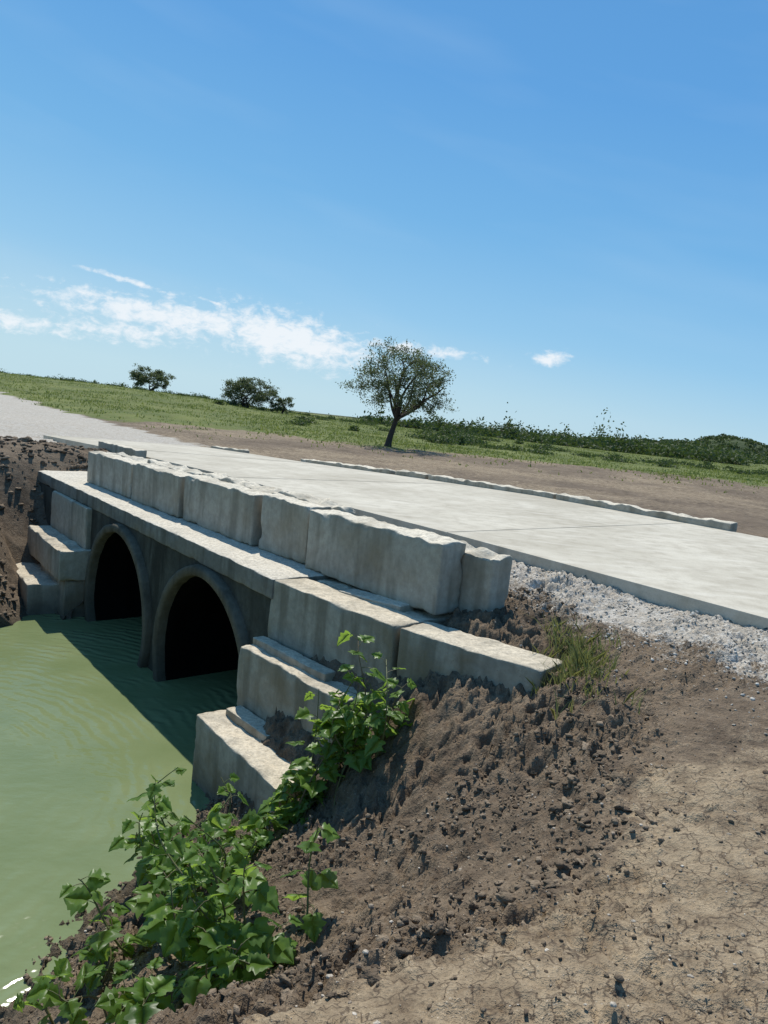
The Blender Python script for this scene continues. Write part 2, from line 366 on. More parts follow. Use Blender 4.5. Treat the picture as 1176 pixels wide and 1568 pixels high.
mk('headwall',vs,fs,M_head,False,cul)
for j,c in enumerate(cs):
    T=np.linspace(0,2*math.pi,193)[:-1]
    prof=[(RR-.001,-7.0),(RR-.001,-.03),(RR,.065),(RR+.012,.085),(RR+.085,.09),(RR+.11,.075),(RR+.12,.0),(RR+.12,-.05)]
    v=[];f=[]
    for r_,w_ in prof:
        wob=.008*fbm(np.cos(T)*6+9,np.sin(T)*6+w_*3,seed=j,o=3)
        x_,y_=W(c+(r_+wob)*np.cos(T),np.full_like(T,w_)+wob);v+=list(zip(x_,y_,CZ+(r_+wob)*np.sin(T)))
    nT=len(T)
    for a_ in range(len(prof)-1):
        for i in range(nT):
            f.append((a_*nT+i,a_*nT+(i+1)%nT,(a_+1)*nT+(i+1)%nT,(a_+1)*nT+i))
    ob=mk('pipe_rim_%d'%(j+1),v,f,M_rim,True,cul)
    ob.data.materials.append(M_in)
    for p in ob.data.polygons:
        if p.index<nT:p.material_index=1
    mk('pipe_dark_cap_%d'%(j+1),[P3(c+(RR+.01)*math.cos(t),-6.99,CZ+(RR+.01)*math.sin(t)) for t in T],[tuple(range(nT))],M_in,False,cul)  # added black disc closing the barrel so the opening stays dark
rw=empty('retaining_block_wall')
block('course_1_block_1',(0.02,0.02),(-1.58,-.13),.36,-.6,-.012,M_blk,rw,seed=61,topamp=.012)
block('course_1_block_2',(-1.62,-.15),(-2.80,-.38),.36,-.42,-.0,M_blk,rw,seed=62,topamp=.012,r=.02,dz=.02)
block('footing_slab',(-.05,-.42),(-1.5,-.50),.7,-.5,-.03,M_blk,rw,seed=66,topamp=.02)
block('loose_slab',(-.55,-.33),(-1.25,-.46),.2,-.1,.012,M_par,rw,seed=67,topamp=.01,r=.015,dz=.03)
block('course_2_block',(0.04,.29),(-1.45,.22),.6,-1.2,-.61,M_blk,rw,seed=63,topamp=.025)
block('course_2_slab',(0.0,.18),(-1.05,.10),.12,-.62,-.54,M_blk,rw,seed=68,topamp=.01,r=.015)
block('course_3_block',(0.02,.68),(-1.40,.71),.6,-1.95,-1.2,M_blk,rw,seed=64,topamp=.03)
block('course_3_slab',(-.1,.46),(-.75,.42),.16,-1.21,-1.13,M_blk,rw,seed=69,topamp=.01,r=.015)
lw=empty('retaining_block_wall')
block('course_1_block',(5.12,.07),(7.0,.05),.35,-.8,-.195,M_blk,lw,seed=71)
block('course_2_block',(5.05,.44),(7.15,.36),.7,-1.24,-.80,M_blk,lw,seed=72,topamp=.03)
block('course_3_block',(5.42,.76),(6.9,.66),1.,-1.95,-1.36,M_blk,lw,seed=73,topamp=.03)
block('course_4_block',(5.12,.34),(6.4,.34),.7,-2.2,-1.26,M_blk,lw,seed=74,topamp=.03)
# ---------------------------------------------------------------- road
def roadpiece(s0,s1,name,parent):
    S=np.linspace(s0,s1,14);T=np.linspace(0,1,11);v=[];f=[]
    for s in S:
        wn,wf=roadw(s)
        for t in T:
            w_=wn+(wf-wn)*t;x_,y_=W(s,w_);v.append((x_,y_,float(roadtop(s,w_))))
    m=len(v)
    for s in S:
        wn,wf=roadw(s)
        for w_ in (wn,wf):
            x_,y_=W(s,w_);v.append((x_,y_,float(roadtop(s,w_))-.19))
    for i in range(13):
        for j in range(10):
            q=i*11+j;f.append((q,q+1,q+12,q+11))
        f.append((i*11,(i+1)*11,m+2*(i+1),m+2*i));f.append((i*11+10,(i+1)*11+10,m+2*(i+1)+1,m+2*i+1))
    for i in(0,13):
        f.append(tuple([i*11+j for j in range(11)]+[m+2*i+1,m+2*i]))
    ob=mk(name,v,f,M_road,False,parent)
    bv=ob.modifiers.new('b','BEVEL');bv.width=.004;bv.segments=2;bv.limit_method='ANGLE';bv.angle_limit=.8
rd=empty('concrete_road')
js=[-14,-9.3,-4.6,0.1,4.8,9.5,13.6]
for i in range(len(js)-1): roadpiece(js[i]+.001,js[i+1]-.001,'road_slab_%d'%(i+1),rd)
kb=empty('concrete_kerb')
ks=[(-.57,2.55,.10),(2.62,5.75,.09),(5.85,6.8,.10),(6.95,10.4,.08),(12.3,13.5,.08)]
for i,(s0,s1,hh_) in enumerate(ks):
    w0=float(roadw(s0)[1]);w1=float(roadw(s1)[1])
    z=float(roadtop((s0+s1)/2,-7));dzz=float(roadtop(s1,-7)-roadtop(s0,-7))
    block('kerb_segment_%d'%(i+1),(s0,w0),(s1,w1),.26,z-.22,z+hh_,M_par,kb,seed=81+i,r=.02,topamp=.05,step=.07,dz=dzz)
block('kerb_segment_6',(7.6,-1.55),(9.4,-1.45),.2,.1,.47,M_par,kb,seed=91,topamp=.03)
# ---------------------------------------------------------------- water
k=NT('pond_water')
g1=k.noise(1.3,3,.5)
wv=k.N.new('ShaderNodeTexWave');wv.wave_type='RINGS';wv.rings_direction='SPHERICAL'
mp=k.N.new('ShaderNodeMapping');k.L.new(k.co,mp.inputs[0]);mp.inputs['Location'].default_value=(4.6,-5.2,1.8);k.L.new(mp.outputs[0],wv.inputs['Vector'])
wv.inputs['Scale'].default_value=2.4;wv.inputs['Distortion'].default_value=6;wv.inputs['Detail'].default_value=2;wv.inputs['Detail Scale'].default_value=1.
n2=k.noise(6,2,.5,k.scale((1,1.6,1)))
hgt=k.math('ADD',k.math('MULTIPLY',wv.outputs['Fac'],k.math('MULTIPLY',k.ramp(g1,[(.42,0.),(.7,1.)]),1.)),k.math('MULTIPLY',n2,.8))
wc=k.mix(k.ramp(g1,[(.35,0.),(.65,1.)]),(.145,.180,.078),(.178,.212,.100))
k.b.inputs['IOR'].default_value=1.33;k.b.inputs['Specular IOR Level'].default_value=.38
M_w=k.fin(wc,k.bump(hgt,.34,.035),.11)
mk('pond_water',[(-16,-6,WATER),(4,-6,WATER),(4,15,WATER),(-16,15,WATER)],[(0,1,2,3)],M_w)
# ---------------------------------------------------------------- stones
def ico(sub):
    bm=bmesh.new();bmesh.ops.create_icosphere(bm,subdivisions=sub,radius=1);bm.verts.ensure_lookup_table()
    v=np.array([p.co[:] for p in bm.verts]);f=np.array([[q.index for q in p.verts] for p in bm.faces]);bm.free();return v,f
def scatter(name,x,y,size,mat,sub=1,sink=.2,seed=0,flat=.7,smooth=False,jag=.35):
    v,f=ico(sub);m=len(x);r=np.random.default_rng(seed)
    z=ground(x,y)
    vv=np.repeat(v[None],m,0)
    off=r.uniform(0,100,(m,1))
    nz=fbm(vv[:,:,0]*1.6+off,vv[:,:,1]*1.6,vv[:,:,2]*1.6,seed=seed,o=3 if sub>1 else 2)
    vv=vv*(1+jag*2*nz)[:,:,None]
    sc_=np.stack([r.uniform(.7,1.3,m),r.uniform(.6,1.1,m),r.uniform(.5,1.,m)*flat],1)
    vv=vv*sc_[:,None,:]*size[:,None,None]
    a=r.uniform(0,2*math.pi,m);b=r.normal(0,.35,m)
    ca_,sa_=np.cos(b)[:,None],np.sin(b)[:,None]
    y_=vv[:,:,1]*ca_-vv[:,:,2]*sa_;z_=vv[:,:,1]*sa_+vv[:,:,2]*ca_
    ca_,sa_=np.cos(a)[:,None],np.sin(a)[:,None]
    x2=vv[:,:,0]*ca_-y_*sa_;y2=vv[:,:,0]*sa_+y_*ca_
    O=np.stack([x2+x[:,None],y2+y[:,None],z_+z[:,None]+(size*(flat*.5-sink))[:,None]],2).reshape(-1,3)
    FF=(f[None]+(np.arange(m)*len(v))[:,None,None]).reshape(-1,3)
    return mk(name,O,FF,mat,smooth)
def m_stone(name,cols,dark=.4):
    k=NT(name);g=k.N.new('ShaderNodeNewGeometry')
    c=k.ramp(g.outputs['Random Per Island'],cols);nn=k.noise(60,2,.6)
    c=k.mix(k.math('MULTIPLY',k.ramp(nn,[(.35,1.),(.6,0.)]),dark),c,(.12,.09,.065))
    return k.fin(c,k.bump(nn,.8,.015),.95)
M_clod=m_stone('clod_earth',[(0,(.09,.066,.045)),(.5,(.155,.117,.078)),(1.,(.26,.20,.138))])
M_peb=m_stone('pebble_stone',[(0,(.25,.20,.15)),(.5,(.36,.31,.24)),(1.,(.60,.54,.45))])
M_grv=m_stone('gravel_stone',[(0,(.32,.285,.235)),(.5,(.48,.44,.375)),(1.,(.68,.64,.56))],.3)
def clearblk(s_,w_): return ~((s_>-2.9)&(s_<.2)&(w_<.75)&(w_>-1.1))
N_=160000;x=rng.uniform(-2.2,3.4,N_);y=rng.uniform(1.3,6.4,N_)
z1=slopezone(x,y);s_,w_=SW(x,y);pg=np.clip(.4+1.5*fbm(x*1.1,y*1.1,seed=25,o=3),.12,1)
dens=(1-z1)*pg*.7+z1*np.clip(.45+1.2*fbm(x*2,y*2,seed=71),.08,1)
g_,_,_=masks(x,y)
ok=(rng.random(N_)<dens*.3)&(g_<.6)&clearblk(s_,w_)&(ground(x,y)>-1.95)
x=x[ok];y=y[ok];z1=z1[ok];size=.004+.012*rng.random(len(x))**3+.012*(rng.random(len(x))<.02)
size=size*(.6+.6*z1)
scatter('dirt_clods',x,y,size,M_clod,1,.2,seed=3,flat=.8,smooth=False,jag=.5)
t=rng.random(110);x=np.interp(t,[0,.35,.7,1],[1.3,1.15,.35,-.2])+rng.normal(0,.15,110);y=np.interp(t,[0,.35,.7,1],[4.0,3.0,2.45,2.2])+rng.normal(0,.12,110)
scatter('earth_lumps',x,y,.014+.022*rng.random(110)**2,M_clod,3,.45,seed=14,flat=.7,smooth=False,jag=.75)
N_=2500;x=rng.uniform(-8,-4.5,N_);y=rng.uniform(8.8,14.5,N_);s_,w_=SW(x,y);h_=ground(x,y)
ok=((s_>7.4)|(w_>.85))&(h_>-1.9);x=x[ok];y=y[ok]
scatter('bank_rubble',x,y,.012+.06*rng.random(len(x))**3,M_clod,2,.35,seed=15,flat=.75,smooth=False,jag=.7)
N_=14000;x=rng.uniform(-1.6,4.2,N_);y=rng.uniform(1.2,6.6,N_)
s_,w_=SW(x,y);ok=clearblk(s_,w_)&(rng.random(N_)<np.clip(.45+fbm(x*1.5,y*1.5,seed=88),.08,1)*.6)
x=x[ok];y=y[ok];scatter('pebbles',x,y,.003+.010*rng.random(len(x))**4,M_peb,1,.1,seed=5,flat=.6)
N_=65000;s=rng.uniform(-6,8,N_);w=rng.uniform(-2.28,-.7,N_)
x,y=W(s,w);g_,_,_=masks(x,y);wn,_=roadw(s)
pat=np.clip(.65+1.3*fbm(x*2.2,y*2.2,seed=95),.15,1)
ok=(rng.random(N_)<g_*.42*pat+.025)&(w>wn+.02)&((s<-1.85)|(w<-1.2));x=x[ok];y=y[ok]
scatter('gravel',x,y,.004+.013*rng.random(len(x))**3,M_grv,1,.1,seed=6,flat=.75)
# ---------------------------------------------------------------- vegetation
def m_leaf(name,c1,c2,tr,trf=.4,rough=.5):
    k=NT(name);g=k.N.new('ShaderNodeNewGeometry')
    c=k.mix(g.outputs['Random Per Island'],c1,c2)
    k.fin(c,None,rough);k.b.inputs['Specular IOR Level'].default_value=.35
    t=k.N.new('ShaderNodeBsdfTranslucent');t.inputs[0].default_value=(*tr,1)
    ms=k.N.new('ShaderNodeMixShader');ms.inputs[0].default_value=trf
    k.L.new(k.b.outputs[0],ms.inputs[1]);k.L.new(t.outputs[0],ms.inputs[2]);k.L.new(ms.outputs[0],k.out.inputs[0]);return k.m
M_bleaf=m_leaf('broad_leaf',(.05,.105,.018),(.13,.22,.042),(.31,.47,.065),.45,.4)
M_tleaf=m_leaf('mesquite_leaf',(.05,.07,.030),(.11,.135,.060),(.15,.19,.065),.35,.6)
M_shr=m_leaf('shrub_leaf',(.035,.055,.018),(.08,.11,.034),(.10,.15,.03),.25,.7)
M_gra=m_leaf('grass_blade',(.095,.13,.03),(.19,.21,.06),(.23,.28,.06),.35,.7)
M_dry=m_leaf('dry_grass_blade',(.10,.14,.03),(.28,.27,.11),(.25,.26,.08),.35,.7)
k=NT('bark');M_bark=k.fin(k.mix(k.noise(20,3),(.03,.025,.02),(.085,.068,.055)),k.bump(k.noise(30,3,.6,k.scale((1,1,.3))),.8,.03),.95)
M_stem=m_leaf('plant_stem',(.12,.15,.05),(.15,.11,.06),(.1,.1,.03),.1)
def tube(pts,rad,sides=6):
    pts=np.array(pts,float);rad=np.array(rad,float);m=len(pts)
    tg=np.gradient(pts,axis=0);tg/=np.linalg.norm(tg,axis=1,keepdims=True)+1e-9
    up=np.array([.3,.9,.1]);a=np.cross(tg,up);a/=np.linalg.norm(a,axis=1,keepdims=True)+1e-9;b=np.cross(tg,a)
    t=np.linspace(0,2*math.pi,sides+1)[:-1]
    v=pts[:,None]+rad[:,None,None]*(np.cos(t)[None,:,None]*a[:,None]+np.sin(t)[None,:,None]*b[:,None])
    i=np.arange(m*sides).reshape(m,sides);j=np.roll(i,-1,1)
    f=np.stack([i[:-1].ravel(),j[:-1].ravel(),j[1:].ravel(),i[1:].ravel()],1)
    return v.reshape(-1,3),f
def join(parts):
    o=0;V_=[];F_=[]
    for v,f in parts: V_.append(v);F_.append(f+o);o+=len(v)
    return np.concatenate(V_),np.concatenate(F_)
def leafquads(c,L,Wd,r):
    m=len(c);u=r.normal(size=(m,3));u/=np.linalg.norm(u,axis=1,keepdims=True)
    t=r.normal(size=(m,3));v=np.cross(u,t);v/=np.linalg.norm(v,axis=1,keepdims=True)+1e-9
    L=np.broadcast_to(L,(m,))[:,None];Wd=np.broadcast_to(Wd,(m,))[:,None]
    V_=np.stack([c-u*L/2,c+v*Wd/2,c+u*L/2,c-v*Wd/2],1).reshape(-1,3)
    return V_,np.arange(m*4).reshape(m,4)
def curve(a,b,r,bend=.15,m=7,sag=0):
    a=np.array(a);b=np.array(b);t=np.linspace(0,1,m)[:,None];L=np.linalg.norm(b-a)
    o=r.normal(size=3)*bend*L;o2=r.normal(size=3)*bend*L*.5
    return a+(b-a)*t+o*np.sin(t*math.pi)+o2*np.sin(t*2*math.pi)+np.array([0,0,sag*L])*np.sin(t*math.pi)
def tree(name,base,trunk_top,cc,cr,seed,n_pr=6,n_cl=120,leaves=26000,lsize=.085,tr=.13,stems=1,csig=.12,low=-.75):
    r=np.random.default_rng(seed);par_=empty(name);parts=[]
    base=np.array(base,float);tt=np.array(trunk_top,float);cc=np.array(cc,float);cr=np.array(cr,float)
    tops=[]
    for q in range(stems):
        e=tt+(r.normal(size=3)*[.5,.5,.05]*cr*.4 if stems>1 else 0)
        c_=curve(base,e,r,.05,8);parts.append(tube(c_,np.linspace(tr,tr*.62,8)*np.r_[1.35,1.1,1,1,1,1,1,1],9));tops.append(e)
    nodes=[];nr=[]
    for i in range(n_pr):
        az=2*math.pi*(i+r.uniform(-.3,.3))/n_pr;el=[.15,.75,.35,1.2][i%4]+r.uniform(-.1,.15)
        dv=np.array([math.cos(az)*math.cos(el),math.sin(az)*math.cos(el),math.sin(el)])
        end=cc+dv*cr*r.uniform(.6,.78);st=tops[i%stems]-np.array([0,0,r.uniform(0,.2)])*cr[2]*.5
        c_=curve(st,end,r,.09,12,.05);rad=np.linspace(tr*.5,tr*.13,12);parts.append(tube(c_,rad,6))
        nodes+=list(c_[3:]);nr+=list(rad[3:])
    tg=[]
    while len(tg)<n_cl:
        d=r.normal(size=3);d/=np.linalg.norm(d);rr_=r.uniform(.25,1.)**.45
        lump=1+.10*math.sin(3*math.atan2(d[1],d[0])+seed)+.25*vn(np.array([d[0]*2.5+seed]),np.array([d[2]*2.5+d[1]]))[0]
        if d[2]*rr_<low: continue
        tg.append(cc+d*cr*rr_*lump)
    tg=sorted(tg,key=lambda q:np.linalg.norm((q-cc)/cr))
    cl=[]
    for q in tg:
        ds=np.linalg.norm(np.array(nodes)-q,axis=1)+.25*np.maximum(0,np.array(nodes)[:,2]-q[2])
        j=int(np.argmin(ds));c2=curve(nodes[j],q,r,.12,6,.06);r0=min(nr[j]*.6,tr*.2);rad=np.linspace(r0,max(r0*.35,.006),6)
        parts.append(tube(c2,rad,4));nodes+=list(c2[2:5]);nr+=list(rad[2:5]);cl+=[c2[4],q,q]
        for _ in range(4):
            e3=q+r.normal(size=3)*cr*csig;c3=curve(c2[4],e3,r,.1,4);parts.append(tube(c3,np.linspace(max(r0*.35,.006),.003,4),3));cl+=[c3[2],e3]
    V_,F_=join(parts);mk('trunk_and_limbs',V_,F_,M_bark,True,par_)
    cl=np.array(cl);wt=r.random(len(cl))**2.2+.03;wt/=wt.sum()
    idx=r.choice(len(cl),leaves,p=wt);c=cl[idx]+r.normal(size=(leaves,3))*cr*csig*.42
    V_,F_=leafquads(c,lsize*r.uniform(.6,1.4,leaves),lsize*.45,r)
    mk('foliage',V_,F_,M_tleaf,False,par_);return par_
def gz(x,y,d=True): return float(ground(np.array([float(x)]),np.array([float(y)]),d)[0])
zt_=gz(-.16,32.6)
tree('mesquite_tree',(-.14,32.6,zt_-.1),(.12,32.7,zt_+1.25),(.38,32.6,zt_+2.70),(2.2,2.05,1.66),11,9,140,13500,.10,.15,csig=.12,low=-.68)
z_=gz(-23.6,72);tree('mesquite_tree',(-23.6,72,z_-.1),(-23.5,72,z_+.4),(-23.5,72,z_+1.15),(1.8,1.6,1.05),21,7,60,8000,.15,.1,stems=3,csig=.16,low=-.8)
z_=gz(-12.9,66);tree('mesquite_tree',(-12.9,66,z_-.1),(-12.8,66,z_+.4),(-12.9,66,z_+1.35),(2.3,1.8,1.35),22,8,80,11000,.15,.12,stems=3,csig=.15,low=-.85)
z_=gz(-9.9,66);tree('mesquite_tree',(-9.9,66,z_-.1),(-9.9,66,z_+.3),(-9.9,66,z_+.7),(1.1,1.,.8),23,6,36,3200,.14,.07,stems=2,csig=.16)
z_=gz(14.2,95);tree('mesquite_tree',(14.6,95,z_-.3),(14.6,95,z_+.6),(14.6,95,z_+1.1),(.9,.9,.8),24,6,30,1800,.17,.07,stems=2,csig=.16)
def shrubs(name,xy,rad,hgt,per,lsz,mat,seed):
    r=np.random.default_rng(seed);xy=np.array(xy);z=ground(xy[:,0].copy(),xy[:,1].copy(),False)
    m=len(xy);d=r.normal(size=(m,per,3));d/=np.linalg.norm(d,axis=2,keepdims=True);d*=r.uniform(.35,1.05,(m,per,1));d[:,:,2]=np.abs(d[:,:,2])
    lump=1+.3*r.normal(size=(m,per,1));d*=np.clip(lump,.4,1.35)
    c=np.stack([xy[:,0,None]+d[:,:,0]*rad[:,None],xy[:,1,None]+d[:,:,1]*rad[:,None],z[:,None]+d[:,:,2]*hgt[:,None]],2).reshape(-1,3)
    V_,F_=leafquads(c,lsz*r.uniform(.6,1.5,len(c)),lsz*.6,r);return mk(name,V_,F_,mat)
r=np.random.default_rng(5);pts=[];rad=[];hg=[]
for i in range(1000):
    y_=88+240*r.random()**1.5;kx=-.04+.8*r.random()**.8;x_=kx*y_
    cl_=vn(np.array([x_*.06]),np.array([y_*.06]),seed=44)[0]
    if cl_<-.15 and r.random()<.75: continue
    pts.append((x_,y_));rad.append(r.uniform(.8,3.2));hg.append(r.uniform(.35,1.4)*(1+1.8*np.clip(kx-.1,0,.5))*(1+ .9*(r.random()<.08))*(1+.5*cl_))
shrubs('distant_shrubs',pts,np.array(rad),np.array(hg),140,.42,M_shr,8)
pts=[];rad=[];hg=[]
for i in range(95):
    kx=r.choice([r.normal(.085,.02),r.uniform(.03,.6),r.uniform(-.45,0)],p=[.35,.5,.15]);y_=r.uniform(44,72);pts.append((kx*y_,y_));rad.append(r.uniform(.3,1.2));hg.append(r.uniform(.2,.7)*(1.3 if .03<kx<.12 else .6))
shrubs('scrub_bushes',pts,np.array(rad),np.array(hg),200,.16,M_shr,9)
pts=[];rad=[];hg=[]
for i in range(110):
    kx=r.uniform(-.62,0);y_=r.uniform(72,84);pts.append((kx*y_,y_));rad.append(r.uniform(.3,1.));hg.append(r.uniform(.15,.5))
shrubs('skyline_weeds',pts,np.array(rad),np.array(hg),90,.14,M_shr,10)
hx=np.linspace(90,330,80)
prof=np.interp(hx,[90,130,160,174,184,192,203,215,240,330],[-4,-.6,1.2,2.6,5.8,7.6,6.4,3.6,2.2,0])+.35*fbm(hx*.2,hx*0,seed=3)
rows=[]
for j,(yy,fz) in enumerate([(395,0),(405,.55),(415,.85),(430,1),(460,.8),(500,0)]):
    rows.append(np.stack([hx,np.full_like(hx,yy),-9+(prof+9)*fz],1))
V_=np.concatenate(rows);i_=np.arange(len(V_)).reshape(6,80)
F_=np.stack([i_[:-1,:-1].ravel(),i_[:-1,1:].ravel(),i_[1:,1:].ravel(),i_[1:,:-1].ravel()],1)
k=NT('hill_scrub');M_h=k.fin(k.mix(k.noise(.15,5,.7),(.035,.055,.022),(.09,.11,.05)),k.bump(k.noise(.4,4),1,1.),1)
mk('distant_hill',V_,F_,M_h,True)
m=700;x_=r.uniform(100,300,m);y_=r.uniform(400,432,m);z_=-9+(np.interp(x_,hx,prof)+9)*np.interp(y_,[395,405,415,430,460],[0,.55,.85,1,.8])
d=r.normal(size=(m,40,3));d/=np.linalg.norm(d,axis=2,keepdims=True);d*=np.array([2.6,2.6,1.3])*r.uniform(.5,1.1,(m,1,1))
c=(np.stack([x_,y_,z_],1)[:,None]+d).reshape(-1,3);V_,F_=leafquads(c,1.1*r.uniform(.6,1.4,len(c)),.8,r);mk('hill_trees',V_,F_,M_shr)
r=np.random.default_rng(77)
m=34000;y_=24+ (r.random(m)**1.2)*78;kx=r.uniform(-.66,.66,m);x_=kx*y_
g_,gr_,_=masks(x_,y_);pp=np.maximum(gr_,.10*(1-g_)*sm(24,30,y_))
ok=r.random(m)<pp*np.clip(.6+1.2*fbm(x_*.25,y_*.25,seed=90),.08,1);x_=x_[ok];y_=y_[ok];z_=ground(x_,y_)
def blades(x,y,z,nb,h,wd,spread,r):
    m=len(x);X_=np.repeat(x,nb)+r.normal(size=m*nb)*spread;Y_=np.repeat(y,nb)+r.normal(size=m*nb)*spread;Z_=np.repeat(z,nb)-.02
    hh=np.repeat(h,nb)*r.uniform(.5,1.1,m*nb);a=r.uniform(0,math.pi,m*nb);wv_=wd*r.uniform(.6,1.3,m*nb)
    lx=r.normal(size=m*nb)*hh*.45;ly=r.normal(size=m*nb)*hh*.45
    dx=np.cos(a)*wv_/2;dy=np.sin(a)*wv_/2
    V_=np.stack([np.stack([X_-dx,Y_-dy,Z_],1),np.stack([X_+dx,Y_+dy,Z_],1),np.stack([X_+dx*.6+lx*.4,Y_+dy*.6+ly*.4,Z_+hh*.6],1),np.stack([X_+lx,Y_+ly,Z_+hh],1),np.stack([X_-dx*.6+lx*.4,Y_-dy*.6+ly*.4,Z_+hh*.6],1)],1)
    return V_.reshape(-1,3),np.arange(m*nb*5).reshape(-1,5)
V_,F_=blades(x_,y_,z_,4,r.uniform(.05,.17,len(x_)),.06,.25,r);mk('field_grass',V_,F_,M_gra)
r=np.random.default_rng(78)
x_=np.r_[r.normal(1.42,.13,60),r.normal(1.35,.12,70)];y_=np.r_[r.normal(5.15,.22,60),r.normal(4.75,.16,70)]
V_,F_=blades(x_,y_,ground(x_,y_),9,r.uniform(.06,.2,130),.010,.035,r);mk('grass_tuft',V_,F_,M_dry)
x_=r.normal(2.5,.09,40);y_=r.normal(3.72,.06,40)
V_,F_=blades(x_,y_,ground(x_,y_),7,r.uniform(.04,.09,40),.013,.02,r);mk('grass_tuft',V_,F_,M_gra)
OUT=[(-.10,.16),(-.06,.34),(.05,.46),(.16,.37),(.22,.39),(.32,.58),(.42,.46),(.47,.36),(.58,.38),(.68,.25),(.78,.19),(.90,.09)]
def leafmesh(L,r):
    xs_=np.array([p[0] for p in OUT]);ws=np.array([p[1] for p in OUT])*r.uniform(.9,1.2)
    cup=r.uniform(-.25,.35);droop=r.uniform(.15,.6)
    def zf(x,y): return cup*np.abs(y)-droop*x*x*.6+.04*math.sin(9*x+3*y)
    V_=[]
    for x in np.r_[0,np.clip(xs_,0,1),1.0]: V_.append((x,0,zf(x,0)))
    a=len(V_)
    for sgn in(1,-1):
        for x,w in zip(xs_,ws): V_.append((x*1.,sgn*w*.55,zf(x,w*.55)+.02))
        for x,w in zip(xs_,ws): V_.append((x,sgn*w,zf(x,w)-.03*(r.random())))
    F_=[];n_=len(OUT)
    for q in range(2):
        o1=a+q*2*n_;o2=o1+n_
        for i in range(n_-1):
            F_+= [(i+1,i+2,o1+i+1),(i+1,o1+i+1,o1+i),(o1+i,o1+i+1,o2+i+1),(o1+i,o2+i+1,o2+i)]
        F_+=[(0,1,o1),(o1+n_-1,n_,n_+1),(o1+n_-1,n_+1,o2+n_-1)]
    return np.array(V_)*L,np.array(F_)
def rotm(az,el,roll):
    return np.array((Matrix.Rotation(az,3,'Z')@Matrix.Rotation(-el,3,'Y')@Matrix.Rotation(roll,3,'X')))
def plant(name,stems,seed,lmin=.05,lmax=.13,nl=13,t0=.18):
    r=np.random.default_rng(seed);e=empty(name);st=[];lf=[]
    for (bx,by,hx_,hy_,ht) in stems:
        bz=gz(bx,by)-.02;c=curve((bx,by,bz),(bx+hx_,by+hy_,bz+ht),r,.10,12,.05)
        st.append(tube(c,np.linspace(.0075,.003,12),5))
        for i in range(nl):
            t=t0+(1-t0)*(i+r.uniform(0,.6))/nl;ix=min(11,t*11);p=c[int(ix)]+(c[min(11,int(ix)+1)]-c[int(ix)])*(ix%1)
            az=i*2.4+r.uniform(-.5,.5);pl=r.uniform(.04,.14)*(1.15-t*.6);el=r.uniform(.1,.8)
            q=p+np.array([math.cos(az)*math.cos(el),math.sin(az)*math.cos(el),math.sin(el)])*pl
            st.append(tube(curve(p,q,r,.05,4,.08),[.0028,.0024,.002,.0018],4))
            L=r.uniform(lmin,lmax)*(1.1-.45*t)
            v,f=leafmesh(L,r);v=v@rotm(az+r.normal()*.3,r.uniform(-.8,.4),r.normal()*.4).T+q;lf.append((v,f))
    V_,F_=join(st);mk('stems',V_,F_,M_stem,True,e);V_,F_=join(lf);mk('leaves',V_,F_,M_bleaf,True,e)
r=np.random.default_rng(99)
s1=[(-.22+r.normal()*.12,4.95+r.normal()*.12,r.normal()*.15+.03,r.normal()*.1,r.uniform(.4,.9)) for i in range(12)]
s1+=[(.12,5.0,.14,0,.48),(.08,4.95,.08,.05,.42),(-.12,5.0,.03,.05,1.02)]
plant('cocklebur_plant',s1,1,.10,.18,10,.25)
s2=[]
for i in range(22):
    t=r.random();bx=-1.1+.62*t+r.normal()*.14;by=4.55-1.55*t+r.normal()*.24
    s2.append((bx,by,r.normal()*.19-.04,r.normal()*.14,r.uniform(.22,.62)))
s2+=[(-1.15,4.6,-.05,.05,.78),(-.98,4.5,.08,.1,.68),(-1.2,4.3,-.14,0,.5)]
for i in range(8): s2.append((-.45+r.normal()*.16,4.75+r.normal()*.12,r.normal()*.1,r.normal()*.1,r.uniform(.12,.3)))
for i in range(5): s2.append((-.60+r.normal()*.12,2.85+r.normal()*.12,r.normal()*.12,r.normal()*.1,r.uniform(.15,.32)))
plant('cocklebur_plant',s2,2,.10,.18,9,.25)
plant('cocklebur_plant',[(-1.3+r.normal()*.05,3.55+r.normal()*.06,r.normal()*.1,r.normal()*.08,r.uniform(.12,.28)) for i in range(3)],3,.07,.13,7)
plant('cocklebur_plant',[(-.98+r.normal()*.07,2.95+r.normal()*.06,r.normal()*.12,r.normal()*.08,r.uniform(.12,.26)) for i in range(4)],4,.08,.14,7)
# ---------------------------------------------------------------- camera
f=26.0;rl=math.atan(.0998);p=math.radians(7.65)
Rv=Vector((1,0,0));Fv=Vector((0,math.cos(p),-math.sin(p)));Uv=Vector((0,math.sin(p),math.cos(p)))
cxv=Rv*math.cos(rl)+Uv*math.sin(rl);cyv=-Rv*math.sin(rl)+Uv*math.cos(rl);czv=-Fv
cam=bpy.data.cameras.new('camera');co_=bpy.data.objects.new('camera',cam);scene.collection.objects.link(co_)
co_.matrix_world=Matrix(((cxv.x,cyv.x,czv.x,0),(cxv.y,cyv.y,czv.y,0),(cxv.z,cyv.z,czv.z,1.6),(0,0,0,1)))
cam.sensor_fit='VERTICAL';cam.sensor_height=36;cam.lens=f;cam.clip_end=5000;cam.clip_start=.05
scene.camera=co_
